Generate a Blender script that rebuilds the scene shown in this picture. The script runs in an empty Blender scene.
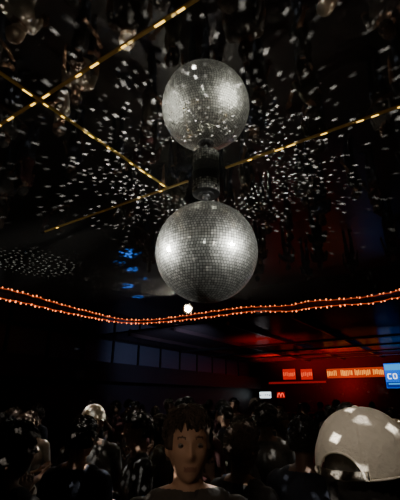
import bpy, bmesh, math, random
from mathutils import Vector, Matrix, noise
random.seed(7)
C = bpy.context.scene.collection
PI = math.pi
CAMZ, CEIL = 1.7, 3.575
PITCH = math.radians(21); F = 390.0
TH = math.radians(33.5)
U = Vector((math.sin(TH), math.cos(TH), 0)); V = Vector((math.cos(TH), -math.sin(TH), 0))

def px2plane(px, py, z):
    a = (px-200)/F; b = (250-py)/F
    fw = math.cos(PITCH)-b*math.sin(PITCH); up = math.sin(PITCH)+b*math.cos(PITCH)
    t = (z-CAMZ)/up
    return Vector((a*t, fw*t, z))
def px2depth(px, py, y):
    a = (px-200)/F; b = (250-py)/F
    fw = math.cos(PITCH)-b*math.sin(PITCH); up = math.sin(PITCH)+b*math.cos(PITCH)
    t = y/fw
    return Vector((a*t, y, CAMZ+up*t))

# ------------------------------------------------------------ materials
def mat(name, col, rough=.6, metal=0., noise_amt=.15, nscale=8., emis=None, estr=0., spec=.5, bump=0.):
    m = bpy.data.materials.new(name); m.use_nodes = True
    nt = m.node_tree; b = nt.nodes['Principled BSDF']
    tc = nt.nodes.new('ShaderNodeTexCoord'); n = nt.nodes.new('ShaderNodeTexNoise')
    n.inputs['Scale'].default_value = nscale; n.inputs['Detail'].default_value = 4
    nt.links.new(tc.outputs['Object'], n.inputs['Vector'])
    mx = nt.nodes.new('ShaderNodeMix'); mx.data_type = 'RGBA'
    mx.inputs['A'].default_value = [c*(1-noise_amt) for c in col]+[1]
    mx.inputs['B'].default_value = [min(1, c*(1+noise_amt)) for c in col]+[1]
    nt.links.new(n.outputs['Fac'], mx.inputs['Factor'])
    nt.links.new(mx.outputs['Result'], b.inputs['Base Color'])
    b.inputs['Roughness'].default_value = rough; b.inputs['Metallic'].default_value = metal
    b.inputs['Specular IOR Level'].default_value = spec
    if emis:
        b.inputs['Emission Color'].default_value = list(emis)+[1]; b.inputs['Emission Strength'].default_value = estr
    if bump:
        bp = nt.nodes.new('ShaderNodeBump'); bp.inputs['Strength'].default_value = bump; bp.inputs['Distance'].default_value = .02
        nt.links.new(n.outputs['Fac'], bp.inputs['Height']); nt.links.new(bp.outputs['Normal'], b.inputs['Normal'])
    return m

def ceiling_mat(name, rough, gcol, dcol, fac):
    m = bpy.data.materials.new(name); m.use_nodes = True; nt = m.node_tree; nt.nodes.clear()
    out = nt.nodes.new('ShaderNodeOutputMaterial'); g = nt.nodes.new('ShaderNodeBsdfGlossy'); d = nt.nodes.new('ShaderNodeBsdfDiffuse')
    mx = nt.nodes.new('ShaderNodeMixShader'); tc = nt.nodes.new('ShaderNodeTexCoord')
    n = nt.nodes.new('ShaderNodeTexNoise'); n.inputs['Scale'].default_value = 2.2; n.inputs['Detail'].default_value = 2
    r = nt.nodes.new('ShaderNodeMapRange'); r.inputs['To Min'].default_value = rough*.4; r.inputs['To Max'].default_value = rough*1.6
    nt.links.new(tc.outputs['Object'], n.inputs['Vector']); nt.links.new(n.outputs['Fac'], r.inputs['Value'])
    nt.links.new(r.outputs['Result'], g.inputs['Roughness'])
    bp = nt.nodes.new('ShaderNodeBump'); bp.inputs['Strength'].default_value = .05; bp.inputs['Distance'].default_value = .05
    n2 = nt.nodes.new('ShaderNodeTexNoise'); n2.inputs['Scale'].default_value = 1.3
    nt.links.new(tc.outputs['Object'], n2.inputs['Vector']); nt.links.new(n2.outputs['Fac'], bp.inputs['Height'])
    nt.links.new(bp.outputs['Normal'], g.inputs['Normal'])
    g.inputs['Color'].default_value = gcol; d.inputs['Color'].default_value = dcol
    mx.inputs['Fac'].default_value = fac
    nt.links.new(g.outputs[0], mx.inputs[1]); nt.links.new(d.outputs[0], mx.inputs[2]); nt.links.new(mx.outputs[0], out.inputs['Surface'])
    return m

M = {}
M['ceil'] = ceiling_mat('mirror_ceiling', .03, (.86,.85,.80,1), (.5,.48,.45,1), .10)
M['ceilfar'] = ceiling_mat('satin_black_ceiling', .20, (.26,.20,.20,1), (.13,.10,.10,1), .45)
M['wall'] = mat('dark_wall', (.012,.013,.016), .5, bump=.1)
M['panel'] = mat('blue_grey_panel', (.08,.09,.12), .4)
M['farwall'] = mat('far_wall_paint', (.022,.014,.014), .5, bump=.1)
M['beam'] = mat('beam_paint', (.05,.03,.03), .3, bump=.1)
M['floor'] = mat('dark_floor', (.02,.018,.018), .4, nscale=3)
M['gold'] = mat('brass_strip_light', (.50,.33,.08), .42, .5, emis=(1,.50,.08), estr=.014)  # weak emission added so the unlit metal strip still shows
M['led'] = mat('gold_light_dash', (.9,.6,.1), .4, emis=(1,.60,.08), estr=3.2)  # glowing dashes stand in for ball spots catching the trim
M['black'] = mat('black_metal', (.02,.02,.02), .4, .3)
M['chrome'] = mat('dark_chrome', (.4,.4,.4), .3, 1.)
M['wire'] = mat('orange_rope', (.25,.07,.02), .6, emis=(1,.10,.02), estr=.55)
M['bulb'] = mat('warm_bulb', (1,.5,.25), .3, emis=(1,.24,.07), estr=4.4)
M['lamp'] = mat('lamp_lens', (1,.95,.85), .2, emis=(1,.94,.82), estr=1200)
M['redlit'] = mat('red_lit_face', (.05,.005,.004), .4, emis=(1,.015,.006), estr=.6)
M['reddark'] = mat('red_dark_face', (.04,.004,.004), .4, emis=(1,.02,.01), estr=.22)
M['orange'] = mat('orange_letters', (.1,.04,.01), .4, emis=(1,.10,.02), estr=1.2)
M['redletter'] = mat('red_letters', (.1,.01,.01), .4, emis=(1,.04,.02), estr=2.)
M['yellow'] = mat('yellow_letters', (.1,.05,.01), .4, emis=(1,.36,.03), estr=1.6)
M['amber'] = mat('amber_sign_face', (.05,.01,.004), .4, emis=(1,.08,.008), estr=.5)
M['screen'] = mat('blue_screen', (.002,.01,.03), .3, emis=(.0,.14,.9), estr=1.1)
M['cyan'] = mat('screen_light_blue', (.01,.02,.03), .3, emis=(.02,.40,1), estr=1.1)
M['deep'] = mat('screen_deep_blue', (.001,.003,.01), .3, emis=(.01,.03,.4), estr=.6)
M['white'] = mat('white_lit', (.2,.2,.2), .4, emis=(.8,.95,1), estr=2.2)
M['ink'] = mat('dark_print', (.02,.02,.03), .5)

def tile_mat(name, lo, hi, r1, r2, fac):
    m = bpy.data.materials.new(name); m.use_nodes = True; nt = m.node_tree; nt.nodes.clear()
    out = nt.nodes.new('ShaderNodeOutputMaterial'); g = nt.nodes.new('ShaderNodeBsdfGlossy'); g2 = nt.nodes.new('ShaderNodeBsdfGlossy')
    mx = nt.nodes.new('ShaderNodeMixShader'); geo = nt.nodes.new('ShaderNodeNewGeometry')
    r = nt.nodes.new('ShaderNodeMapRange'); r.inputs['To Min'].default_value = lo; r.inputs['To Max'].default_value = hi
    nt.links.new(geo.outputs['Random Per Island'], r.inputs['Value'])
    cb = nt.nodes.new('ShaderNodeCombineColor')
    sc = nt.nodes.new('ShaderNodeMath'); sc.operation = 'MULTIPLY'; sc.inputs[1].default_value = .93
    nt.links.new(r.outputs['Result'], sc.inputs[0])
    nt.links.new(r.outputs['Result'], cb.inputs[0]); nt.links.new(r.outputs['Result'], cb.inputs[1]); nt.links.new(sc.outputs[0], cb.inputs[2])
    nt.links.new(cb.outputs[0], g.inputs['Color']); nt.links.new(cb.outputs[0], g2.inputs['Color'])
    g.inputs['Roughness'].default_value = r1; g2.inputs['Roughness'].default_value = r2
    mx.inputs['Fac'].default_value = fac
    nt.links.new(g.outputs[0], mx.inputs[1]); nt.links.new(g2.outputs[0], mx.inputs[2]); nt.links.new(mx.outputs[0], out.inputs['Surface'])
    return m
M['tile'] = tile_mat('mirror_tiles', .52, 1., .13, .46, .45)
M['tiledark'] = tile_mat('dark_mirror_tiles', .1, .75, .25, .6, .6)

# ------------------------------------------------------------ helpers
def obj(name, me, mats=(), parent=None, loc=None, rotz=None, **props):
    o = bpy.data.objects.new(name, me); C.objects.link(o)
    for m in mats:
        if me is not None: me.materials.append(m)
    if parent: o.parent = parent
    if loc is not None: o.location = loc
    if rotz is not None: o.rotation_euler = (0, 0, rotz)
    for k, v in props.items(): o[k] = v
    return o
def bm2me(bm, name, smooth=False):
    me = bpy.data.meshes.new(name); bm.normal_update(); bm.to_mesh(me); bm.free()
    if smooth:
        for p in me.polygons: p.use_smooth = True
    return me
def add_box(bm, cen, half, xa=Vector((1,0,0)), ya=Vector((0,1,0)), za=Vector((0,0,1)), mi=0):
    vs = []
    for sx in (-1,1):
        for sy in (-1,1):
            for sz in (-1,1):
                vs.append(bm.verts.new(cen+xa*half[0]*sx+ya*half[1]*sy+za*half[2]*sz))
    for f in [(0,1,3,2),(4,6,7,5),(0,4,5,1),(2,3,7,6),(0,2,6,4),(1,5,7,3)]:
        fc = bm.faces.new([vs[i] for i in f]); fc.material_index = mi
def lathe(bm, prof, seg=32, mi=0, org=Vector((0,0,0))):
    rings = []
    for r, z in prof:
        rings.append([bm.verts.new(org+Vector((r*math.cos(2*PI*i/seg), r*math.sin(2*PI*i/seg), z))) for i in range(seg)])
    for a, b in zip(rings, rings[1:]):
        for i in range(seg):
            f = bm.faces.new([a[i], a[(i+1)%seg], b[(i+1)%seg], b[i]]); f.material_index = mi
    for rg, rev in ((rings[0], True), (rings[-1], False)):
        f = bm.faces.new(rg[::-1] if rev else rg); f.material_index = mi
def capsule(bm, a, b, ra, rb, seg=12):
    a = Vector(a); b = Vector(b); d = b-a
    for p, r in ((a, ra), (b, rb)):
        bmesh.ops.create_uvsphere(bm, u_segments=seg, v_segments=8, radius=r, matrix=Matrix.Translation(p))
    if d.length > 1e-4:
        q = d.to_track_quat('Z', 'Y').to_matrix().to_4x4()
        bmesh.ops.create_cone(bm, cap_ends=True, segments=seg, radius1=ra, radius2=rb, depth=d.length,
                              matrix=Matrix.Translation((a+b)/2) @ q)
def ellips(bm, c, h, rot=None):
    m = Matrix.Translation(c) @ (rot or Matrix()) @ Matrix.Diagonal((h[0], h[1], h[2], 1))
    bmesh.ops.create_uvsphere(bm, u_segments=24, v_segments=16, radius=1, matrix=m)

# ------------------------------------------------------------ room shell
S0, S1, T0, T1 = -6., 20., -9.8, 9.5
def W(s, t, z): return U*s+V*t+Vector((0,0,z))
bm = bmesh.new()
add_box(bm, W((S0+S1)/2, (T0+T1)/2, -.05), ((S1-S0)/2+.2, (T1-T0)/2+.2, .05), U, V)
obj('floor', bm2me(bm, 'floor'), [M['floor']], kind='structure')
SPL = 8.6
bm = bmesh.new()
add_box(bm, W((S0+SPL)/2, (T0+T1)/2, CEIL+.05), ((SPL-S0)/2, (T1-T0)/2+.2, .05), U, V, mi=0)
add_box(bm, W((S1+SPL)/2, (T0+T1)/2, CEIL+.05), ((S1-SPL)/2+.2, (T1-T0)/2+.2, .05), U, V, mi=1)
obj('ceiling', bm2me(bm, 'ceiling'), [M['ceil'], M['ceilfar']], kind='structure')
for nm, s, t, hs, ht, mm in (('wall_left', (S0+S1)/2, T0-.1, (S1-S0)/2+.2, .1, 'wall'), ('wall_right', (S0+S1)/2, T1+.1, (S1-S0)/2+.2, .1, 'wall'),
                         ('wall_far', S1+.1, (T0+T1)/2, .1, (T1-T0)/2, 'farwall'), ('wall_rear', S0-.1, (T0+T1)/2, .1, (T1-T0)/2, 'wall')):
    bm = bmesh.new(); add_box(bm, W(s, t, CEIL/2), (hs, ht, CEIL/2), U, V)
    obj(nm, bm2me(bm, nm), [M[mm]], kind='structure')

# gold trims
P2 = px2plane(168, 188, CEIL)
sA, tA = P2.dot(U), P2.dot(V)
BCx = px2depth(206.5, 252, 3.0); tB = BCx.dot(V)
def trim(along, const, a, b, dash, nm):
    bm = bmesh.new(); z = CEIL-.004; hw = .009
    segs = [(a, b)]
    if along == 'v' and abs(const-sA) < .01: segs = [(a, tB-.20), (tB+.20, b)]
    for a_, b_ in segs:
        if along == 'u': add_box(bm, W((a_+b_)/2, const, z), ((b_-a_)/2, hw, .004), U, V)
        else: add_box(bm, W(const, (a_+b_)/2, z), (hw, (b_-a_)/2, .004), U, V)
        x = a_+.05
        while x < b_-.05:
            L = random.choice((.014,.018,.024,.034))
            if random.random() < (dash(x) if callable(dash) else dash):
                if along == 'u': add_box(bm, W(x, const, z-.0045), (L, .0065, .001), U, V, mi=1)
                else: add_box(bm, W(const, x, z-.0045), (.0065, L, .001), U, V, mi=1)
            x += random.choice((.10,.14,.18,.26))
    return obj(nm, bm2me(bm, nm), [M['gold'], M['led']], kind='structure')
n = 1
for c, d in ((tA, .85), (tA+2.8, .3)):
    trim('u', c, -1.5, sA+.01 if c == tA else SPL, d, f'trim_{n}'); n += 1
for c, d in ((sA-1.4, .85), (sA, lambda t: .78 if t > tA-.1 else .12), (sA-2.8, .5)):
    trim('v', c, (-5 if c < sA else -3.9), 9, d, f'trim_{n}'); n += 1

# left wall panels and ledge
bm = bmesh.new()
s = 2.0
while s < S1-1.3:
    add_box(bm, W(s+.6, T0+.03, 3.18), (.57, .03, .34), U, V, mi=0)
    add_box(bm, W(s, T0+.04, 3.18), (.025, .04, .36), U, V, mi=1)
    s += 1.25
obj('trim_20', bm2me(bm, 'panels'), [M['panel'], M['black']], kind='structure')
bm = bmesh.new()
add_box(bm, W((S0+S1)/2, T0+.25, 2.72), ((S1-S0)/2-.1, .25, .06), U, V)
add_box(bm, W((S0+S1)/2, T0+.45, 2.45), ((S1-S0)/2-.1, .04, .22), U, V)
obj('trim_21', bm2me(bm, 'ledge'), [M['wall']], kind='structure')
for i, t in enumerate((-8.3, -6.6, -4.9, -3.2, -.6, 2.)):
    bm = bmesh.new(); add_box(bm, W((SPL+S1)/2, t, CEIL-.05), ((S1-SPL)/2-.1, .04, .05), U, V)
    obj(f'trim_{30+i}', bm2me(bm, 'rail'), [M['beam']], kind='structure')
for i, s in enumerate((12.6, 14.6, 16.4, 18.0)):
    bm = bmesh.new(); add_box(bm, W(s, 0, CEIL-.13), (.05, 9.2, .03), U, V)
    obj(f'trim_{40+i}', bm2me(bm, 'beam'), [M['black']], kind='structure')

# ------------------------------------------------------------ disco ball
BC = px2depth(206.5, 252, 3.0); BR = .418
ball = obj('disco_ball', None, loc=(BC.x, BC.y, BC.z), label='large round silver mirror ball hanging from the mirrored ceiling', category='disco ball')
bm = bmesh.new()
bmesh.ops.create_uvsphere(bm, u_segments=64, v_segments=40, radius=BR-.006)
for f in bm.faces: f.material_index = 1; f.smooth = True
ROWS = 58
for r in range(ROWS):
    p0 = PI*(r+.5)/ROWS; h = PI/ROWS
    nc = max(4, int(round(2*PI*math.sin(p0)/h)))
    for c in range(nc):
        th = 2*PI*(c+.5)/nc
        nrm = Vector((math.sin(p0)*math.cos(th), math.sin(p0)*math.sin(th), math.cos(p0)))
        tx = Vector((-math.sin(th), math.cos(th), 0)); ty = nrm.cross(tx)
        hw = BR*h*.42
        jit = Vector((random.gauss(0,.017), random.gauss(0,.017), random.gauss(0,.017)))
        nn = (nrm+jit).normalized(); tx = (tx-nn*tx.dot(nn)).normalized(); ty = nn.cross(tx)
        hx = min(hw, BR*math.sin(p0)*PI/nc*.84)
        cc = nrm*BR
        f = bm.faces.new([bm.verts.new(cc+tx*hx*a+ty*hw*b) for a, b in ((-1,-1),(1,-1),(1,1),(-1,1))])
        f.material_index = 0
bm.normal_update()
for f in bm.faces:
    if f.material_index == 0 and f.normal.dot(f.calc_center_median()) < 0: f.normal_flip()
obj('mirror_sphere', bm2me(bm, 'mirror_sphere'), [M['tile'], M['black']], parent=ball)
bm = bmesh.new(); lathe(bm, [(.07,BR-.012),(.075,BR+.004),(.05,BR+.016),(.014,BR+.02),(.014,BR+.06)])
obj('mounting_cap', bm2me(bm, 'cap'), [M['black']], parent=ball)
bm = bmesh.new()
top = CEIL-BC.z
lathe(bm, [(.014,BR+.055),(.014,top-.242)], 16)
obj('hanging_shaft', bm2me(bm, 'shaft'), [M['chrome']], parent=ball)
motor = obj('ball_motor', None, loc=(BC.x, BC.y, CEIL), label='dark tiled cylindrical ball rotator motor bolted under the mirrored ceiling', category='motor')
bm = bmesh.new(); lathe(bm, [(.125,0),(.125,-.012),(.118,-.013),(.118,-.205),(.07,-.207),(.07,-.22)], 40)
def cyl_tiles(z0, z1, rows_, rad, nn_):
    for j in range(rows_):
        za = z0+(z1-z0)*(j+.1)/rows_; zb = z0+(z1-z0)*(j+.9)/rows_
        for i in range(nn_):
            a0 = 2*PI*(i+.1)/nn_; a1 = 2*PI*(i+.9)/nn_
            f = bm.faces.new([bm.verts.new((rad*math.cos(a), rad*math.sin(a), z)) for a, z in ((a0,zb),(a1,zb),(a1,za),(a0,za))]); f.material_index = 1
cyl_tiles(-.09,-.20,5,.1195,36)
obj('motor_housing', bm2me(bm, 'housing'), [M['black'], M['tiledark']], parent=motor)
bm = bmesh.new(); lathe(bm, [(.02,-.21),(.036,-.21),(.036,-.238),(.02,-.238)])
obj('shaft_collar', bm2me(bm, 'collar'), [M['chrome']], parent=motor)

# ------------------------------------------------------------ string lights
path = [(-40,289,.10),(0,298,.095),(30,304,.085),(60,311,.070),(90,317,.055),(115,321.5,.040),(135,323,.034),(160,322,.035),(185,319.5,.045),(215,316,.055),(245,312,.05),(262,311,.045),(290,311,.06),(310,308,.07),(340,305,.055),(370,303,.065),(400,297,.06),(440,291,.07)]
pts = [px2plane(a, b, CEIL-d) for a, b, d in path]
def catmull(P, n):
    out = []
    for i in range(len(P)-1):
        p0 = P[max(i-1,0)]; p1 = P[i]; p2 = P[i+1]; p3 = P[min(i+2,len(P)-1)]
        for j in range(n):
            t = j/n
            out.append(.5*((2*p1)+(p2-p0)*t+(2*p0-5*p1+4*p2-p3)*t*t+(3*p1-p0-3*p2+p3)*t**3))
    out.append(P[-1]); return out
dense = catmull(pts, 20)
for i in range(len(dense)): dense[i] = dense[i]+Vector((0,0,-.012*abs(math.sin(i*.31))+.006))
L = [0]
for a, b in zip(dense, dense[1:]): L.append(L[-1]+(b-a).length)
def at(l):
    for i in range(len(L)-1):
        if L[i+1] >= l:
            return dense[i].lerp(dense[i+1], (l-L[i])/max(1e-6, L[i+1]-L[i]))
    return dense[-1]
def tube(bm, P, r, seg=6):
    rings = []
    for i, p in enumerate(P):
        d = (P[min(i+1,len(P)-1)]-P[max(i-1,0)]).normalized(); q = d.to_track_quat('Z','Y')
        rings.append([bm.verts.new(p+q@Vector((r*math.cos(2*PI*k/seg), r*math.sin(2*PI*k/seg), 0))) for k in range(seg)])
    for a, b in zip(rings, rings[1:]):
        for k in range(seg): bm.faces.new([a[k], a[(k+1)%seg], b[(k+1)%seg], b[k]])
sl = obj('string_light', None, loc=pts[0], label='long string of small warm orange bulbs looping under the ceiling', category='string lights')
bm = bmesh.new(); tube(bm, [p-pts[0] for p in dense], .008)
obj('light_wire', bm2me(bm, 'wire'), [M['wire']], parent=sl)
bm = bmesh.new(); lathe(bm, [(.004,.022),(.008,.018),(.009,.010),(.014,.002),(.016,-.008),(.011,-.018),(.003,-.024)], 10)
bulbme = bm2me(bm, 'bulb'); bulbme.materials.append(M['bulb'])
NB = 100
for i in range(NB):
    o = bpy.data.objects.new('bulb', bulbme); C.objects.link(o); o.parent = sl
    o.location = at(L[-1]*(i+.5+random.uniform(-.28,.28))/NB)-pts[0]-Vector((0,0,.010+random.uniform(-.006,.008)))
    sc_ = random.choice((.6,.7,.8,.9,1.0)); o.scale = (sc_,)*3; o.rotation_euler = (random.uniform(-.5,.5), random.uniform(-.5,.5), 0)
for j in (1,4,7,11,14,16):
    bm = bmesh.new(); p = pts[j]-pts[0]; lathe(bm, [(.004,0),(.004,CEIL-pts[j].z)], 8, org=p)
    obj('hook', bm2me(bm, 'hook'), [M['black']], parent=sl)

# ------------------------------------------------------------ pin spot facing camera
LP = px2depth(188, 309, 7.4)
par = obj('spotlight', None, loc=LP, label='small black can spotlight switched on, white lens', category='spotlight')
aim = (Vector((0,0,1.7))-LP).normalized(); q = aim.to_track_quat('Z','Y').to_matrix().to_4x4()
bm = bmesh.new(); lathe(bm, [(.04,-.18),(.055,-.15),(.09,-.03),(.100,0),(.100,.012),(.094,.012)]); bm.transform(q)
obj('lamp_housing', bm2me(bm, 'can'), [M['black']], parent=par)
M['lampmid'] = mat('lamp_diffuser', (.5,.45,.4), .4, emis=(1,.74,.46), estr=1.0)
M['lampedge'] = mat('lamp_diffuser_rim', (.2,.18,.15), .4, emis=(1,.55,.28), estr=.12)
bm = bmesh.new(); lathe(bm, [(.094,.011),(.094,.014),(.070,.018),(.062,.018)]); bm.transform(q)
obj('diffuser_rim', bm2me(bm, 'rim'), [M['lampedge']], parent=par)
bm = bmesh.new(); lathe(bm, [(.066,.012),(.066,.020),(.052,.026),(.046,.026)]); bm.transform(q)
obj('diffuser', bm2me(bm, 'diffuser'), [M['lampmid']], parent=par)
bm = bmesh.new(); lathe(bm, [(.050,.014),(.050,.03),(.032,.044),(.005,.05)]); bm.transform(q)
obj('lens', bm2me(bm, 'lens'), [M['lamp']], parent=par)
bm = bmesh.new(); tube(bm, [Vector((-.1,0,-.01)), Vector((-.105,.03,.08)), Vector((0,.05,.14)), Vector((.105,.03,.08)), Vector((.1,0,-.01))], .008)
tube(bm, [Vector((0,.05,.14)), Vector((0,.05,CEIL-LP.z))], .01)
obj('yoke', bm2me(bm, 'yoke'), [M['black']], parent=par)

# ------------------------------------------------------------ far signs
def far_pt(px, py, off=.05):
    a = (px-200)/F; b = (250-py)/F
    d = Vector((a, math.cos(PITCH)-b*math.sin(PITCH), math.sin(PITCH)+b*math.cos(PITCH)))
    t = (S1-off)/d.dot(U)
    return d*t+Vector((0,0,CAMZ))
def sign(px0, py0, px1, py1, name, label, cat, face, letters=None, off=.06, border=M['black']):
    p = far_pt((px0+px1)/2, (py0+py1)/2, off); l = far_pt(px0, (py0+py1)/2, off); r = far_pt(px1, (py0+py1)/2, off)
    h = abs(far_pt((px0+px1)/2, py0, off).z-far_pt((px0+px1)/2, py1, off).z)/2; w = (r-l).length/2
    e = obj(name, None, loc=p, label=label, category=cat)
    bm = bmesh.new(); add_box(bm, U*.02, (w+.012, .03, h+.012), V, U)
    obj('housing', bm2me(bm, 'housing'), [border], parent=e)
    bm = bmesh.new(); add_box(bm, -U*.015, (w, .008, h), V, U)
    obj('sign_face', bm2me(bm, 'face'), [face], parent=e)
    if letters: letters(e, w, h)
    return e
def strokes(m, n, hh=.5, gap=None):
    def fn(e, w, h):
        bm = bmesh.new(); cw = 2*w/n
        for i in range(n):
            if gap and i in gap: continue
            x = -w+cw*(i+.5); z0 = random.uniform(-.12,.12)*h; hv_ = h*hh*random.uniform(.7,1)
            add_box(bm, V*x-U*.03+Vector((0,0,z0)), (cw*random.uniform(.18,.36), .006, hv_), V, U)
        obj('lettering', bm2me(bm, 'lettering'), [m], parent=e)
    return fn
def mshape(e, w, h):
    path_ = []
    for i in range(25):
        t = -1+2*i/24
        path_.append(V*(t*w*.8)-U*.04+Vector((0,0,-h*.75+1.4*h*abs(math.sin((t+1)*PI))**.7)))
    bm = bmesh.new(); tube(bm, path_, h*.15); obj('lettering', bm2me(bm, 'arches'), [M['redletter']], parent=e)
sign(283,369,295.5,379.5,'lit_sign','small red illuminated box sign with orange marks','sign',M['redlit'],strokes(M['orange'],7,.4))
sign(301,369,312.5,379.5,'lit_sign','small red illuminated box sign beside a similar one','sign',M['redlit'],strokes(M['orange'],6,.4))
sign(326,368,383,377.5,'lit_sign','long red sign with glowing yellow-orange letters above the bar','sign',M['amber'],strokes(M['yellow'],32,.62,(6,7,15,25)))
sign(268,381.5,325,383.5,'lit_strip','low dim red strip panel above the bar','light strip',M['reddark'])
sign(260,392,271,398,'menu_board','small white illuminated menu board','menu board',M['white'],strokes(M['ink'],5,.3))
sign(277,392,285,398,'lit_sign','tiny dark sign with glowing double arch mark','sign',M['reddark'],mshape)
def tvtext(e, w, h):
    bm = bmesh.new(); lw, lh, st = w*.17, h*.22, h*.07
    cx = -w*.62; zc = -h*.05
    def bar(x, z, hw, hh): add_box(bm, V*x-U*.035+Vector((0,0,z)), (hw,.006,hh), V, U)
    bar(cx-lw+st/2, zc, st/2, lh*.75); bar(cx+st*.15, zc+lh-st/2, lw*.80, st/2); bar(cx+st*.15, zc-lh+st/2, lw*.80, st/2)
    ox = -w*.16
    bar(ox-lw+st/2, zc, st/2, lh*.80); bar(ox+lw-st/2, zc, st/2, lh*.80); bar(ox, zc+lh-st/2, lw*.72, st/2); bar(ox, zc-lh+st/2, lw*.72, st/2)
    obj('lettering', bm2me(bm, 'co'), [M['white']], parent=e)
    bm = bmesh.new(); add_box(bm, -U*.028+Vector((0,0,h*.68)), (w*.96,.004,h*.24), V, U)
    obj('graphic_band', bm2me(bm,'band'), [M['cyan']], parent=e)
    bm = bmesh.new(); add_box(bm, -U*.028-Vector((0,0,h*.74)), (w*.96,.004,h*.22), V, U)
    obj('graphic_base', bm2me(bm,'base'), [M['deep']], parent=e)
    bm = bmesh.new(); add_box(bm, -U*.036-V*w*.3-Vector((0,0,h*.66)), (w*.5,.004,h*.06), V, U)
    obj('graphic_line', bm2me(bm,'line'), [M['cyan']], parent=e)
sign(385,363,409,388,'television','wall mounted television showing a bright blue screen with white letters','television',M['screen'],tvtext,off=.3)
bm = bmesh.new()
add_box(bm, W(S1-1.6, -3.5, .55), (.35, 5.2, .55), U, V); add_box(bm, W(S1-1.6, -3.5, 1.12), (.42, 5.3, .025), U, V)
bc = obj('bar_counter', bm2me(bm, 'bar'), [M['wall']], label='long dark bar counter below the lit signs', category='bar counter')

# ------------------------------------------------------------ people
def head_verts(bm, c, slim=1.):
    g = bmesh.ops.create_uvsphere(bm, u_segments=72, v_segments=56, radius=1)
    G = lambda v, s: math.exp(-(v/s)**2)
    for v in g['verts']:
        x, y, z = v.co; f = -y
        X, Y, Z = x*.076*slim, y*.096, z*.118
        t = max(0, -z)
        X *= 1-.20*t**1.6
        if f < 0 and z < 0: Y *= 1-.35*t
        if f > 0: Y *= .95
        if f > .2:
            a = abs(X); d = 0
            d += .019*G(X,.011)*G(Z+.024,.013)+.010*G(X,.010)*G(Z,.026)+.004*G(a-.012,.006)*G(Z+.030,.007)
            d -= .0065*G(a-.031,.017)*G(Z-.010,.012)
            d += .005*G(a-.030,.024)*G(Z-.030,.010)
            d += .004*G(X,.024)*(G(Z+.056,.006)+G(Z+.069,.006)) - .0025*G(X,.022)*G(Z+.0625,.003)
            d += .008*G(X,.028)*G(Z+.102,.020)+.004*G(a-.047,.018)*G(Z+.022,.02)-.003*G(a-.050,.016)*G(Z+.060,.022)
            Y -= d*min(1,(f-.2)/.3)
        v.co = Vector((X, Y, Z))+Vector(c)
    for sx in (-1,1):
        ellips(bm, Vector(c)+Vector((sx*.077*slim,.008,-.005)), (.011,.018,.030), Matrix.Rotation(sx*.35,4,'Z'))

def hand(bm, w, d, side, curl=.5):
    d = Vector(d).normalized(); w = Vector(w)
    lat = Vector((0,-1,0)) if abs(d.z) > .7 else Vector((side*-1,0,0)).normalized()
    lat = (lat-d*lat.dot(d)).normalized(); nrm = d.cross(lat)*side
    capsule(bm, w, w+d*.045+lat*.015, .022, .022); capsule(bm, w+d*.01, w+d*.08-lat*.02, .02,.017); capsule(bm, w+d*.05+lat*.02, w+d*.085+lat*.02, .019,.016); capsule(bm, w+d*.05, w+d*.085, .02,.016)
    for i, ln in enumerate((.068,.078,.072,.058)):
        off = lat*(.033-.022*i); p = w+d*.082+off
        q = p+d*ln*.5+nrm*ln*.12*curl+lat*(1.5-i)*.004; r = q+d*ln*.4+nrm*ln*.4*curl
        capsule(bm, p, q, .0095,.0088, 8); capsule(bm, q, r, .0088,.0072, 8)
    p = w+d*.025+lat*.025; q = p+d*.03+lat*.032; capsule(bm, p, q, .012,.0105, 8); capsule(bm, q, q+d*.028+lat*.008, .0105,.0085, 8)

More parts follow.
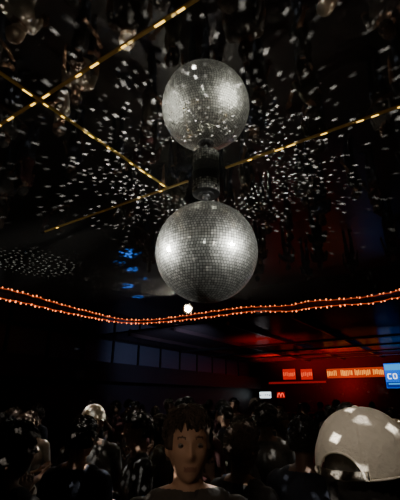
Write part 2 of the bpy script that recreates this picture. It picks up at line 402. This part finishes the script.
M['lip'] = mat('lips', (.32,.17,.125), .5)
M['brow'] = mat('eyebrow_hair', (.10,.06,.045), .8)
HC = Vector((0,-.01,1.60))
def make_body(name, pose, voxel, skin, shirt, pants, slim=1., collar=1.445):
    bm = bmesh.new()
    head_verts(bm, HC, slim)
    capsule(bm, (0,.014,1.53), (0,.02,1.40), .050, .058, 16)
    capsule(bm, (0,.018,1.45), (.10,.012,1.415), .045, .055); capsule(bm, (0,.018,1.45), (-.10,.012,1.415), .045, .055)
    capsule(bm, (-.165,.01,1.385), (.165,.01,1.385), .062, .062)
    ellips(bm, (0,0,1.26), (.178,.115,.19)); ellips(bm, (0,0,1.07), (.15,.105,.18)); ellips(bm, (0,.005,.93), (.168,.118,.14))
    for sx in (-1,1):
        sh = Vector((sx*.185,.01,1.375))
        if pose == 'down': el = Vector((sx*.245,.03,1.11)); wr = Vector((sx*.255,-.05,.87)); hd = Vector((0,-.15,-1))
        elif pose == 'chest': el = Vector((sx*.25,.0,1.12)); wr = Vector((sx*.14,-.20,1.20)); hd = Vector((sx*-.5,-.5,.6))
        else:
            if sx > 0: el = Vector((.26,-.06,1.15)); wr = Vector((.20,-.21,1.33)); hd = Vector((-.1,-.3,1))
            else: el = Vector((-.245,.03,1.11)); wr = Vector((-.25,-.06,.88)); hd = Vector((0,-.2,-1))
        capsule(bm, sh, el, .058, .042); capsule(bm, el, wr, .042, .027); hand(bm, wr, hd, sx)
        hp = Vector((sx*.088,.005,.90)); kn = Vector((sx*.105,-.015,.49)); an = Vector((sx*.11,.02,.09))
        capsule(bm, hp, kn, .088,.058); capsule(bm, kn, an, .058,.040)
        capsule(bm, an+Vector((0,.02,-.045)), an+Vector((sx*.02,-.15,-.055)), .044,.034)
    me = bm2me(bm, name)
    o = bpy.data.objects.new(name+'_t', me); C.objects.link(o)
    r = o.modifiers.new('r','REMESH'); r.mode = 'VOXEL'; r.voxel_size = voxel
    s = o.modifiers.new('s','SMOOTH'); s.factor = .5; s.iterations = 3 if voxel < .007 else 1
    bpy.context.view_layer.update()
    m2 = bpy.data.meshes.new_from_object(o.evaluated_get(bpy.context.evaluated_depsgraph_get()))
    bpy.data.objects.remove(o)
    m2.materials.clear()
    for m in (skin, shirt, pants, M['black'], M['lip'], M['brow']): m2.materials.append(m)
    for p in m2.polygons:
        c = p.center; p.use_smooth = True; i = 1
        if c.z > collar-.25*max(0,-c.y) and abs(c.x) < .085: i = 0
        elif c.z > 1.47: i = 0
        elif c.z < .07: i = 3
        elif c.z < .93 and abs(c.x) < .205: i = 2
        arm = abs(c.x) > .20 and c.z < 1.17 or (pose != 'down' and c.y < -.125 and c.z > 1.08 and c.z < 1.47)
        if arm and c.z > .6: i = 0
        if i == 0 and c.y < -.08:
            a = abs(c.x); Z = c.z-HC.z
            if a < .021 and -.070 < Z < -.056: i = 4
            if .016 < a < .046 and abs(Z-(.035-.0025*((a-.030)/.01)**2)) < .0032: i = 5
        p.material_index = i
    return m2

skins = [mat('skin_light', (.46,.28,.19), .55), mat('skin_tan', (.20,.12,.08), .6), mat('skin_deep', (.10,.055,.035), .6)]
shirts = {k: mat('cloth_'+k, c, .9, bump=.2, nscale=40) for k, c in
          dict(black=(.016,.016,.017), navy=(.014,.018,.033), white=(.36,.33,.29), grey=(.06,.055,.05), maroon=(.05,.014,.014), olive=(.035,.033,.022)).items()}
pants = mat('denim_dark', (.02,.025,.04), .8)
hairm = [mat('hair_black', (.014,.011,.009), .85, nscale=60), mat('hair_brown', (.035,.022,.015), .85, nscale=60), mat('hair_dark_brown', (.045,.030,.020), .8, nscale=80)]
M['eye'] = mat('eye_white', (.17,.15,.13), .4); M['iris'] = mat('iris_dark', (.03,.02,.015), .2)
M['capw'] = mat('cap_cream_cotton', (.86,.79,.69), .9, bump=.3, nscale=60, noise_amt=.08)

def hair_mesh(kind, seed=0, hi=False):
    bm = bmesh.new(); g = bmesh.ops.create_uvsphere(bm, u_segments=120 if hi else 64, v_segments=90 if hi else 48, radius=1)
    amp, fr = dict(short=(.010,44), curly=(.016,48), long=(.010,34), shaggy=(.010,24))[kind]
    for v in g['verts']:
        d = v.co.copy(); f = -d.y; z = d.z
        sc = Vector((.084,.104,.120)) if kind != 'shaggy' else Vector((.087,.107,.127)); base = Vector((d.x*sc.x, d.y*sc.y, d.z*sc.z))
        if kind == 'curly': base *= 1.05
        nn = noise.noise(base*fr+Vector((seed*7.1,0,0)))+.5*noise.noise(base*fr*2.3+Vector((0,seed*3.3,0)))
        if kind != 'curly': nn += .5*noise.noise(Vector((base.x*110,base.y*110,base.z*22)))
        base += d*amp*nn
        hl = .42+.12*noise.noise(Vector((d.x*6,seed,0))) if f > 0 else -.45
        if kind == 'shaggy' and f > 0: hl = .46+.30*noise.noise(Vector((d.x*6,seed,1)))
        if abs(d.x) > .75 and f > -.2: hl = min(hl, -.12 if kind not in ('short',) else .1)
        if kind == 'long':
            if f > 0 and abs(d.x) < .72: hl = .5-abs(d.x)*.25
            else: hl = -9
        if z < hl:
            kk = min(1, (hl-z)/.12)
            base = base.lerp(Vector((d.x*.060, d.y*.070, d.z*.09)), kk)
        elif kind == 'long' and z < -.1 and f < .35:
            t = min(1, (-.1-z)/.9); base.z -= .17*t; base.x *= 1+.12*t+.0; base.y += .015*t
            if z < -.6: base.x = base.x*1.0+d.x*.05; base.y = base.y+d.y*.03
        v.co = base+HC+Vector((0,.008,.010))
    nl = 1300 if hi else 260
    if kind in ('shaggy','curly','short'):
        for i in range(nl):
            a = random.uniform(0,2*PI); z = random.uniform(.22 if hi else .0,.98)
            rr = math.sqrt(1-z*z); d = Vector((rr*math.cos(a), rr*math.sin(a), z))
            if z < .52 and d.y < -.2: continue
            p = HC+Vector((0,.008,.012))+Vector((d.x*.083, d.y*.103, d.z*.122))
            swirl = math.sin(d.x*5+1)*.5
            tang = Vector((d.x*.4+swirl+random.gauss(0,.25), d.y*.4-.35, -.30+random.uniform(-.3,.3)))
            tang = (tang-d*tang.dot(d)*.75).normalized(); r0 = random.uniform(.0014,.0026)*(1 if hi else 1.7); ln = random.uniform(.022,.042)
            lift = .009 if hi else .010
            P = [p, p+tang*ln*.35+d*lift, p+tang*ln*.7+d*lift, p+tang*ln]
            rings = []
            for j, q_ in enumerate(P):
                dd = (P[min(j+1,3)]-P[max(j-1,0)]).normalized(); qq = dd.to_track_quat('Z','Y'); r = r0*(1.2,1,.7,.1)[j]
                rings.append([bm.verts.new(q_+qq@Vector((r*math.cos(2*PI*k/5), r*math.sin(2*PI*k/5), 0))) for k in range(5)])
            for a_, b_ in zip(rings, rings[1:]):
                for k in range(5): bm.faces.new([a_[k], a_[(k+1)%5], b_[(k+1)%5], b_[k]])
    return bm2me(bm, 'hair_'+kind, True)

def cap_meshes():
    NU, NV = 132, 44
    def cp(a, t, off=0):
        e = t*PI/2; ce = math.cos(e)**.84; z = math.sin(e)
        rx, ry, h = .101+off, .116+off, .118+off
        seam = min(abs(((a/(PI/3))+.5) % 1-.5), 1)
        s = 1-.030*math.exp(-(seam/.022)**2)*(1-t*.6)
        s += .016*noise.noise(Vector((math.cos(a)*2.2, math.sin(a)*2.2, z*3)))*math.sin(min(1,t*1.3)*PI)
        return Vector((rx*ce*math.cos(a)*s, ry*ce*math.sin(a)*s, h*z*(.985+.015*s)))
    AW, AT = .50, .26
    def tmin(a):
        da = abs((a-PI/2+PI) % (2*PI)-PI)
        return AT*math.sqrt(max(0,1-(da/AW)**2)) if da < AW else 0.
    bm = bmesh.new(); rows = []
    us = sorted([PI/2-AW+2*AW*(.5-.5*math.cos(PI*i/30)) for i in range(31)]+[PI/2+AW+(2*PI-2*AW)*i/NU for i in range(1,NU)])
    for j in range(NV):
        rows.append([bm.verts.new(cp(a, tmin(a)+(1-tmin(a))*j/NV)) for a in us])
    topv = bm.verts.new(cp(0,1)); n_ = len(us)
    for j in range(NV-1):
        for i in range(n_): bm.faces.new([rows[j][i], rows[j][(i+1)%n_], rows[j+1][(i+1)%n_], rows[j+1][i]])
    for i in range(n_): bm.faces.new([rows[-1][i], rows[-1][(i+1)%n_], topv])
    bmesh.ops.solidify(bm, geom=bm.faces[:], thickness=-.003)
    hem = [cp(a, tmin(a), .0005) for a in us]; tube(bm, hem+[hem[0]], .0025)
    crown = bm2me(bm, 'crown', True)
    bm = bmesh.new(); R = []
    for i in range(25):
        u = -1+2*i/24; a = -PI/2+u*1.05
        p = cp(a, 0); row = []
        for j in range(8):
            w = j/7; ln = .07*math.sqrt(max(0,1-u*u*.98))
            row.append(bm.verts.new(p+Vector((0,-ln*w,-.004-.016*u*u*w*1.2+.002*w))))
        R.append(row)
    for a, b in zip(R, R[1:]):
        for j in range(7): bm.faces.new([a[j], b[j], b[j+1], a[j+1]])
    bmesh.ops.solidify(bm, geom=bm.faces[:], thickness=.004)
    brim = bm2me(bm, 'brim', True)
    bm = bmesh.new(); R = []
    for i in range(21):
        a = PI/2-.58+1.16*i/20
        R.append([bm.verts.new(cp(a, 0, .003)), bm.verts.new(cp(a, .085, .003))])
    for a, b in zip(R, R[1:]): bm.faces.new([a[0], b[0], b[1], a[1]])
    bmesh.ops.solidify(bm, geom=bm.faces[:], thickness=.003)
    strap = bm2me(bm, 'strap', True)
    bm = bmesh.new(); ellips(bm, cp(0,1), (.008,.008,.004)); button = bm2me(bm, 'button', True)
    for m in (crown, brim, strap, button): m.materials.append(M['capw'])
    return crown, brim, strap, button
CAP = cap_meshes()

bm = bmesh.new(); bmesh.ops.create_uvsphere(bm, u_segments=20, v_segments=14, radius=.0125)
for f in bm.faces:
    if f.calc_center_median().y < -.0105: f.material_index = 1
    f.smooth = True
eyeme = bm2me(bm, 'eye'); eyeme.materials.append(M['eye']); eyeme.materials.append(M['iris'])

hero = make_body('hero', 'down', .0045, skins[0], shirts['grey'], pants, .94, collar=1.475)
bodies = {}
def get_body(pose, si, sh):
    k = (pose, si, sh)
    if k not in bodies:
        base = None
        for kk, m in bodies.items():
            if kk[0] == pose: base = m; break
        if base is None: bodies[k] = make_body('body', pose, .009, skins[si], shirts[sh], pants)
        else:
            m = base.copy(); m.materials[0] = skins[si]; m.materials[1] = shirts[sh]; bodies[k] = m
    return bodies[k]
hairs = {k: [hair_mesh(k, i) for i in range(2)] for k in ('short','curly','long')}
for k, ms in hairs.items():
    for i, m in enumerate(ms): m.materials.append(hairm[i])
def under_hair():
    bm = bmesh.new(); g = bmesh.ops.create_uvsphere(bm, u_segments=64, v_segments=48, radius=1)
    for v in g['verts']:
        d = v.co.copy(); b_ = Vector((d.x*.081, d.y*.099, d.z*.113)); f = -d.y
        hl = .42 if f > 0 else -.6
        if abs(d.x) > .75 and f > -.2: hl = min(hl,.05)
        if d.z < hl: b_ = b_.lerp(Vector((d.x*.06, d.y*.07, d.z*.09)), min(1,(hl-d.z)/.12))
        b_ += d*.006*noise.noise(Vector((b_.x*120,b_.y*120,b_.z*30)))
        v.co = b_+HC+Vector((0,.008,.006))
    return bm2me(bm, 'under_hair', True)
under = under_hair(); under.materials.append(hairm[0])
hi_shag = hair_mesh('shaggy', 3, True); hi_shag.materials.append(hairm[2])
hi_curl = hair_mesh('curly', 5, True); hi_curl.materials.append(hairm[0])

placed = []
def person(x, y, yaw, height=1.72, me=None, hair='short', hv=0, cap=False, label='', eyes=True, capyaw=0, hairme=None):
    s = height/1.72
    o = bpy.data.objects.new('person', me); C.objects.link(o)
    o.scale = (s,s,s); o.location = (x, y, 0); o.rotation_euler = (0,0,yaw)
    mz = min(v.co.z for v in me.vertices); o.location.z = -mz*s
    o['label'] = label; o['category'] = 'person'
    hm = hairme or hairs[hair][hv]
    if not cap:
        h = bpy.data.objects.new('hair', hm); C.objects.link(h); h.parent = o
    if cap:
        h = bpy.data.objects.new('hair', under); C.objects.link(h); h.parent = o
        e = bpy.data.objects.new('baseball_cap', CAP[0]); C.objects.link(e); e.parent = o
        e.location = HC+Vector((0,.006,.022)); e.rotation_euler = (-.12,0,capyaw); e['label'] = 'cream cotton baseball cap with arched back opening'
        for nm, mm in zip(('cap_brim','cap_strap','cap_button'), CAP[1:4]):
            c = bpy.data.objects.new(nm, mm); C.objects.link(c); c.parent = e
    if eyes:
        for sx in (-1,1):
            c = bpy.data.objects.new('eye', eyeme); C.objects.link(c); c.parent = o
            c.location = HC+Vector((sx*.030,-.0708,.008)); c.scale = (1,1,.8)
    placed.append((x, y)); return o
def X(px, y): return (px-200)/F*y*math.cos(PITCH)

person(X(189,1.5), 1.5, .10, 1.67, hero, hairme=hi_shag, label='young man with short tousled dark hair and dark shirt')
person(X(356,.93), .93, PI-.84, 1.668, get_body('down',0,'black'), cap=1, label='person seen from behind in cream baseball cap and dark shirt')
person(X(22,1.9), 1.9, 2.6, 1.60, get_body('raise',2,'black'), hairme=hi_curl, label='person with curly dark hair in dark top seen from behind')
person(X(95,3.37), 3.37, .2, 1.65, get_body('down',1,'grey'), cap=1, label='man in pale baseball cap and grey shirt standing in the crowd')
person(X(85,2.5), 2.5, 2.8, 1.60, get_body('down',0,'navy'), hair='curly', hv=0, label='curly haired person in navy top seen from behind')
person(X(140,2.9), 2.9, -1.2, 1.62, get_body('chest',1,'black'), hair='short', label='short haired person in black shirt with hands at chest')
person(X(240,2.2), 2.2, 2.3, 1.58, get_body('down',1,'black'), hair='curly', hv=1, label='curly haired person in black top seen from behind')
person(X(300,2.4), 2.4, 2.6, 1.60, get_body('chest',2,'navy'), hair='curly', hv=0, label='curly haired person in navy shirt with hands at chest')
person(X(265,3.5), 3.5, 2.9, 1.66, get_body('down',2,'grey'), hair='curly', hv=0, label='curly haired person in grey shirt seen from behind')
person(1.36, 3.0, .4, 1.56, get_body('down',1,'white'), cap=1, label='person in pale cap and light shirt standing in the crowd')
person(-2.08, 3.24, 1.0, 1.68, get_body('raise',1,'white'), cap=1, label='person in pale cap and light shirt with one hand raised')
person(-1.73, 4.33, .3, 1.58, get_body('down',1,'white'), hair='curly', hv=1, label='curly haired person in light shirt standing in the crowd')
person(-2.2, 5.0, -.8, 1.60, get_body('raise',1,'white'), hair='short', hv=1, label='short haired person in light shirt with one hand raised')
person(-1.55, 3.75, 2.0, 1.58, get_body('chest',1,'black'), hair='long', hv=1, label='long haired woman in black top with hands at chest')
person(-2.75, 3.9, 2.0, 1.66, get_body('chest',1,'grey'), hair='curly', hv=1, label='curly haired person in grey top with hands at chest')
person(2.1, 3.2, 2.0, 1.66, get_body('chest',1,'grey'), hair='short', hv=1, label='short haired person in grey top with hands at chest')
tries = 0
while len(placed) < 86 and tries < 14000:
    tries += 1
    y = 2.2+random.random()**1.4*11; x = random.uniform(-.62,.62)*y*1.05
    if y < 5: x = random.uniform(-.8,.8)*y
    P = Vector((x,y,0)); t_ = P.dot(V)
    if t_ < T0+1.0: continue
    if any((x-a)**2+(y-b)**2 < (.58 if y < 6 else .68)**2 for a, b in placed): continue
    pose = random.choice(('down','chest','raise')); si = random.choice((1,1,2,2)); sh = random.choice(('black','black','navy','grey','maroon','olive'))
    hr = random.choice(('short','curly','curly','long')); hv = random.randint(0,1)
    person(x, y, random.uniform(-PI,PI), random.uniform(1.57,1.73) if y > 3 else random.uniform(1.56,1.63), get_body(pose,si,sh), hair=hr, hv=hv, eyes=y < 4,
           label=hr+' haired person in '+sh+' top with '+dict(down='arms down', chest='hands raised', **{'raise':'one hand up'})[pose])
for o in [o for o in bpy.data.objects if o.name.startswith('person')]: o['group'] = 'dancing crowd'

# ------------------------------------------------------------ lights
def light(kind, name, loc, energy, col=(1,1,1), target=None, **kw):
    l = bpy.data.lights.new(name, kind); l.energy = energy; l.color = col
    for k_, v_ in kw.items(): setattr(l, k_, v_)
    o = bpy.data.objects.new(name, l); C.objects.link(o); o.location = loc
    if target is not None: o.rotation_euler = (Vector(target)-Vector(loc)).to_track_quat('-Z','Y').to_euler()
    return o
light('SPOT','ball_pin_lamp', (-3.6,2.7,3.0), 1350, (1,1,.94), BC, spot_size=.30, spot_blend=.4, shadow_soft_size=.07)
light('SPOT','ball_pin_lamp', (2.75,.8,2.9), 1200, (1,1,.94), BC, spot_size=.34, spot_blend=.4, shadow_soft_size=.07)
light('SPOT','ball_wash_lamp', (-.6,-2.6,3.1), 20, (.95,1,.9), BC, spot_size=.2, spot_blend=.3, shadow_soft_size=.3)  # added unseen fill that lifts the ball's dark facets

def gobo(l, seed, K, size, dens, axis_cut=.05, col=(1,1,1), power=1., down=1., flat=True, bmin=.10, soft=.55, bexp=3, square=False):
    l.use_nodes = True; nt = l.node_tree; nt.nodes.clear()
    N = nt.nodes.new; Lk = nt.links.new
    out = N('ShaderNodeOutputLight'); em = N('ShaderNodeEmission'); Lk(em.outputs[0], out.inputs[0])
    tc = N('ShaderNodeTexCoord'); sp = N('ShaderNodeSeparateXYZ')
    nm = N('ShaderNodeVectorMath'); nm.operation = 'NORMALIZE'; Lk(tc.outputs['Normal'], nm.inputs[0]); Lk(nm.outputs[0], sp.inputs[0])
    def m(op, a, b=None, c=None):
        n_ = N('ShaderNodeMath'); n_.operation = op
        for i, v_ in enumerate((a,b,c)):
            if v_ is None: continue
            if isinstance(v_, (int,float)): n_.inputs[i].default_value = v_
            else: Lk(v_, n_.inputs[i])
        return n_.outputs[0]
    x, y, z = sp.outputs
    row = m('MULTIPLY', m('ARCCOSINE', z), K/PI); ri = m('FLOOR', row); fr = m('FRACT', row)
    nc = m('MAXIMUM', m('ROUND', m('MULTIPLY', m('SINE', m('MULTIPLY', m('ADD', ri, .5), PI/K)), 2*K)), 1)
    th = m('ADD', m('DIVIDE', m('ARCTAN2', y, x), 2*PI), .5)
    col_ = m('MULTIPLY', th, nc); ci = m('FLOOR', col_); fc = m('FRACT', col_)
    cb = N('ShaderNodeCombineXYZ'); Lk(ri, cb.inputs[0]); Lk(ci, cb.inputs[1]); cb.inputs[2].default_value = seed
    wn = N('ShaderNodeTexWhiteNoise'); wn.noise_dimensions = '3D'; Lk(cb.outputs[0], wn.inputs['Vector'])
    sc = N('ShaderNodeSeparateColor'); Lk(wn.outputs['Color'], sc.inputs[0])
    jx = m('MULTIPLY_ADD', sc.outputs[0], .4, .3); jy = m('MULTIPLY_ADD', sc.outputs[1], .4, .3)
    az = m('ABSOLUTE', z)
    dx = m('ABSOLUTE', m('SUBTRACT', fc, jx)); dy = m('ABSOLUTE', m('SUBTRACT', fr, jy))
    if flat:
        up_ = m('GREATER_THAN', z, 0.)
        sq = m('ADD', m('MULTIPLY', m('SUBTRACT', m('MINIMUM', m('MULTIPLY_ADD', az, 1.0, .28), 1.), 1.), up_), 1.)
        dy = m('DIVIDE', dy, sq); dx = m('DIVIDE', dx, m('MULTIPLY_ADD', sq, .5, .5))
    d = m('MAXIMUM', dx, dy) if square else m('SQRT', m('ADD', m('MULTIPLY', dx, dx), m('MULTIPLY', dy, dy)))
    ms = N('ShaderNodeMapRange'); ms.interpolation_type = 'SMOOTHSTEP'; Lk(d, ms.inputs['Value'])
    ms.inputs['From Min'].default_value = size*1.25; ms.inputs['From Max'].default_value = size*soft
    dn = m('MULTIPLY_ADD', m('MULTIPLY', az, az), dens*1.1, dens*.14) if flat else dens
    on = m('GREATER_THAN', wn.outputs['Value'], m('SUBTRACT', 1, dn))
    br = m('MULTIPLY_ADD', m('POWER', sc.outputs[2], bexp), 1-bmin, bmin)
    cut = m('GREATER_THAN', x, axis_cut)
    lower = m('MULTIPLY_ADD', m('LESS_THAN', z, 0.), down-1, 1.)
    st = m('MULTIPLY', m('MULTIPLY', m('MULTIPLY', ms.outputs[0], on), m('MULTIPLY', br, cut)), m('MULTIPLY', lower, power))
    Lk(st, em.inputs['Strength']); em.inputs['Color'].default_value = (*col,1)
for i in range(6):
    a = 2*PI*i/6+.25; d = Vector((math.cos(a), math.sin(a), 0))
    o = light('POINT','mirror_ball_beams', BC+d*(BR+.03), 850, (1,.98,.92), shadow_soft_size=.004)
    o.rotation_euler = (0,0,a)
    gobo(o.data, i*13.7, (56,40,50,40,56,46)[i], .195, (.50,.42,.48,.42,.50,.45)[i], down=.5, square=True, soft=.25, bexp=2.6)
def beam_patch(tx, ty, tz, e_, size, K, seed, dens=.5, src=None, dot=.26):
    tg = Vector((tx,ty,tz)); dd = (tg-BC); dd.z = 0; dd.normalize()
    if src is None: src = BC+dd*(BR+.04)+Vector((0,0,-.12))
    o = light('SPOT','mirror_ball_beams', src, e_, (1,.93,.82), tg, spot_size=size, spot_blend=.4, shadow_soft_size=0)  # serves the ball's own beams and the added source behind the viewer
    gobo(o.data, seed, K, dot, dens, axis_cut=-2, flat=False, bmin=.3, bexp=1.5, square=True, soft=.5)
beam_patch(-2.08,3.24,1.6, 2600, .36, 130, 7.7)
beam_patch(-.82,3.37,1.6, 420, .30, 130, 12.7)
beam_patch(1.36,3.0,1.5, 1500, .36, 130, 17.7)
beam_patch(-2.0,4.3,1.5, 2200, .55, 130, 23.7, .4)
beam_patch(-.4,2.6,1.55, 700, .7, 130, 27.7, .3)
beam_patch(.4,5.5,1.6, 900, .9, 160, 51.7, .25)
ADDSRC = Vector((-.9,-2.2,3.1))   # added unseen source behind the viewer, dappling cap and crowd
beam_patch(.36,.93,1.66, 800, .13, 230, 3.1, .30, ADDSRC, .24)
beam_patch(-.05,1.5,1.6, 420, .20, 260, 35.7, .18, ADDSRC, .24)
beam_patch(.0,3.0,1.55, 2600, .75, 300, 41.7, .15, ADDSRC, .24)
light('SPOT','crowd_lamp', (-.9,-.9,2.35), 62, (1,.76,.56), (-.04,1.5,1.54), spot_size=.30, spot_blend=1., shadow_soft_size=.35)  # added unseen fill so the young man's face shows
light('SPOT','crowd_lamp', (-.4,-.7,3.3), 62, (1,.88,.72), (.37,.95,1.62), spot_size=.24, spot_blend=.7, shadow_soft_size=.1)  # added unseen fill brightening the cream cap
light('SPOT','dance_floor_wash', (-1.4,3.9,3.5), 18, (1,.62,.36), (-1.5,3.9,0), spot_size=2.2, spot_blend=1., shadow_soft_size=.2)  # added unseen fill, warms the crowd tops reflected in the ceiling
light('SPOT','dance_floor_wash', (1.6,3.3,3.5), 14, (1,.62,.36), (1.6,3.3,0), spot_size=2.0, spot_blend=1., shadow_soft_size=.2)  # second added fill, over the crowd at right
light('SPOT','bar_red_lamp', W(16.8, -7.4, 2.3), 1000, (1,.006,.004), W(17.6,-7.2,3.6), spot_size=1.9, spot_blend=1., shadow_soft_size=.3)
light('SPOT','bar_red_lamp', W(15.8, -4.4, 2.3), 600, (1,.006,.004), W(16.6,-4.2,3.6), spot_size=1.9, spot_blend=1., shadow_soft_size=.3)
light('SPOT','bar_red_lamp', W(12.3, -5.6, 2.2), 220, (1,.006,.004), W(12.4,-5.5,3.6), spot_size=1.9, spot_blend=1., shadow_soft_size=.3)
light('SPOT','bar_red_lamp', W(17.8, -5.2, 2.4), 170, (1,.006,.004), W(20,-5.4,3.2), spot_size=2.2, spot_blend=1., shadow_soft_size=.3)
light('SPOT','blue_wall_lamp', W(8,-5,2.9), 340, (.5,.6,1), W(12,T0,3.0), spot_size=1.1, spot_blend=.8, shadow_soft_size=.2)
for i_, (bx, by, e_, sz) in enumerate(((129,254,160,.20),(119,263,60,.12),(134,270,130,.18),(127,286,150,.17),(138,297,120,.14),(144,279,70,.11))):
    tg = px2plane(bx, by, CEIL)
    o = light('SPOT','blue_ceiling_lamp', tg+Vector((-.5,.9,-1.3)), e_*24, (.03,.20,1), tg, spot_size=sz, spot_blend=.6, shadow_soft_size=0)
    gobo(o.data, i_*3.3, 84, .42, .62, axis_cut=-2, flat=False, bmin=.3, bexp=1)
tg = px2plane(32, 264, CEIL)
o = light('SPOT','grid_pattern_lamp', tg+Vector((-.1,-.1,-1.6)), 520, (.9,.95,.85), tg, spot_size=.85, spot_blend=.6, shadow_soft_size=0)
gobo(o.data, 2.2, 50, .17, 1.1, axis_cut=-2, flat=False, bmin=.3, bexp=1.2)

w = bpy.data.worlds.new('world'); bpy.context.scene.world = w; w.use_nodes = True
w.node_tree.nodes['Background'].inputs[0].default_value = (.01,.01,.014,1); w.node_tree.nodes['Background'].inputs[1].default_value = .3

cam = bpy.data.cameras.new('camera'); co = bpy.data.objects.new('camera', cam); C.objects.link(co)
cam.sensor_fit = 'VERTICAL'; cam.sensor_height = 36; cam.lens = F/500*36; cam.clip_start = .02
co.location = (0,0,CAMZ); co.rotation_euler = (PI/2+PITCH, 0, 0)
bpy.context.scene.camera = co
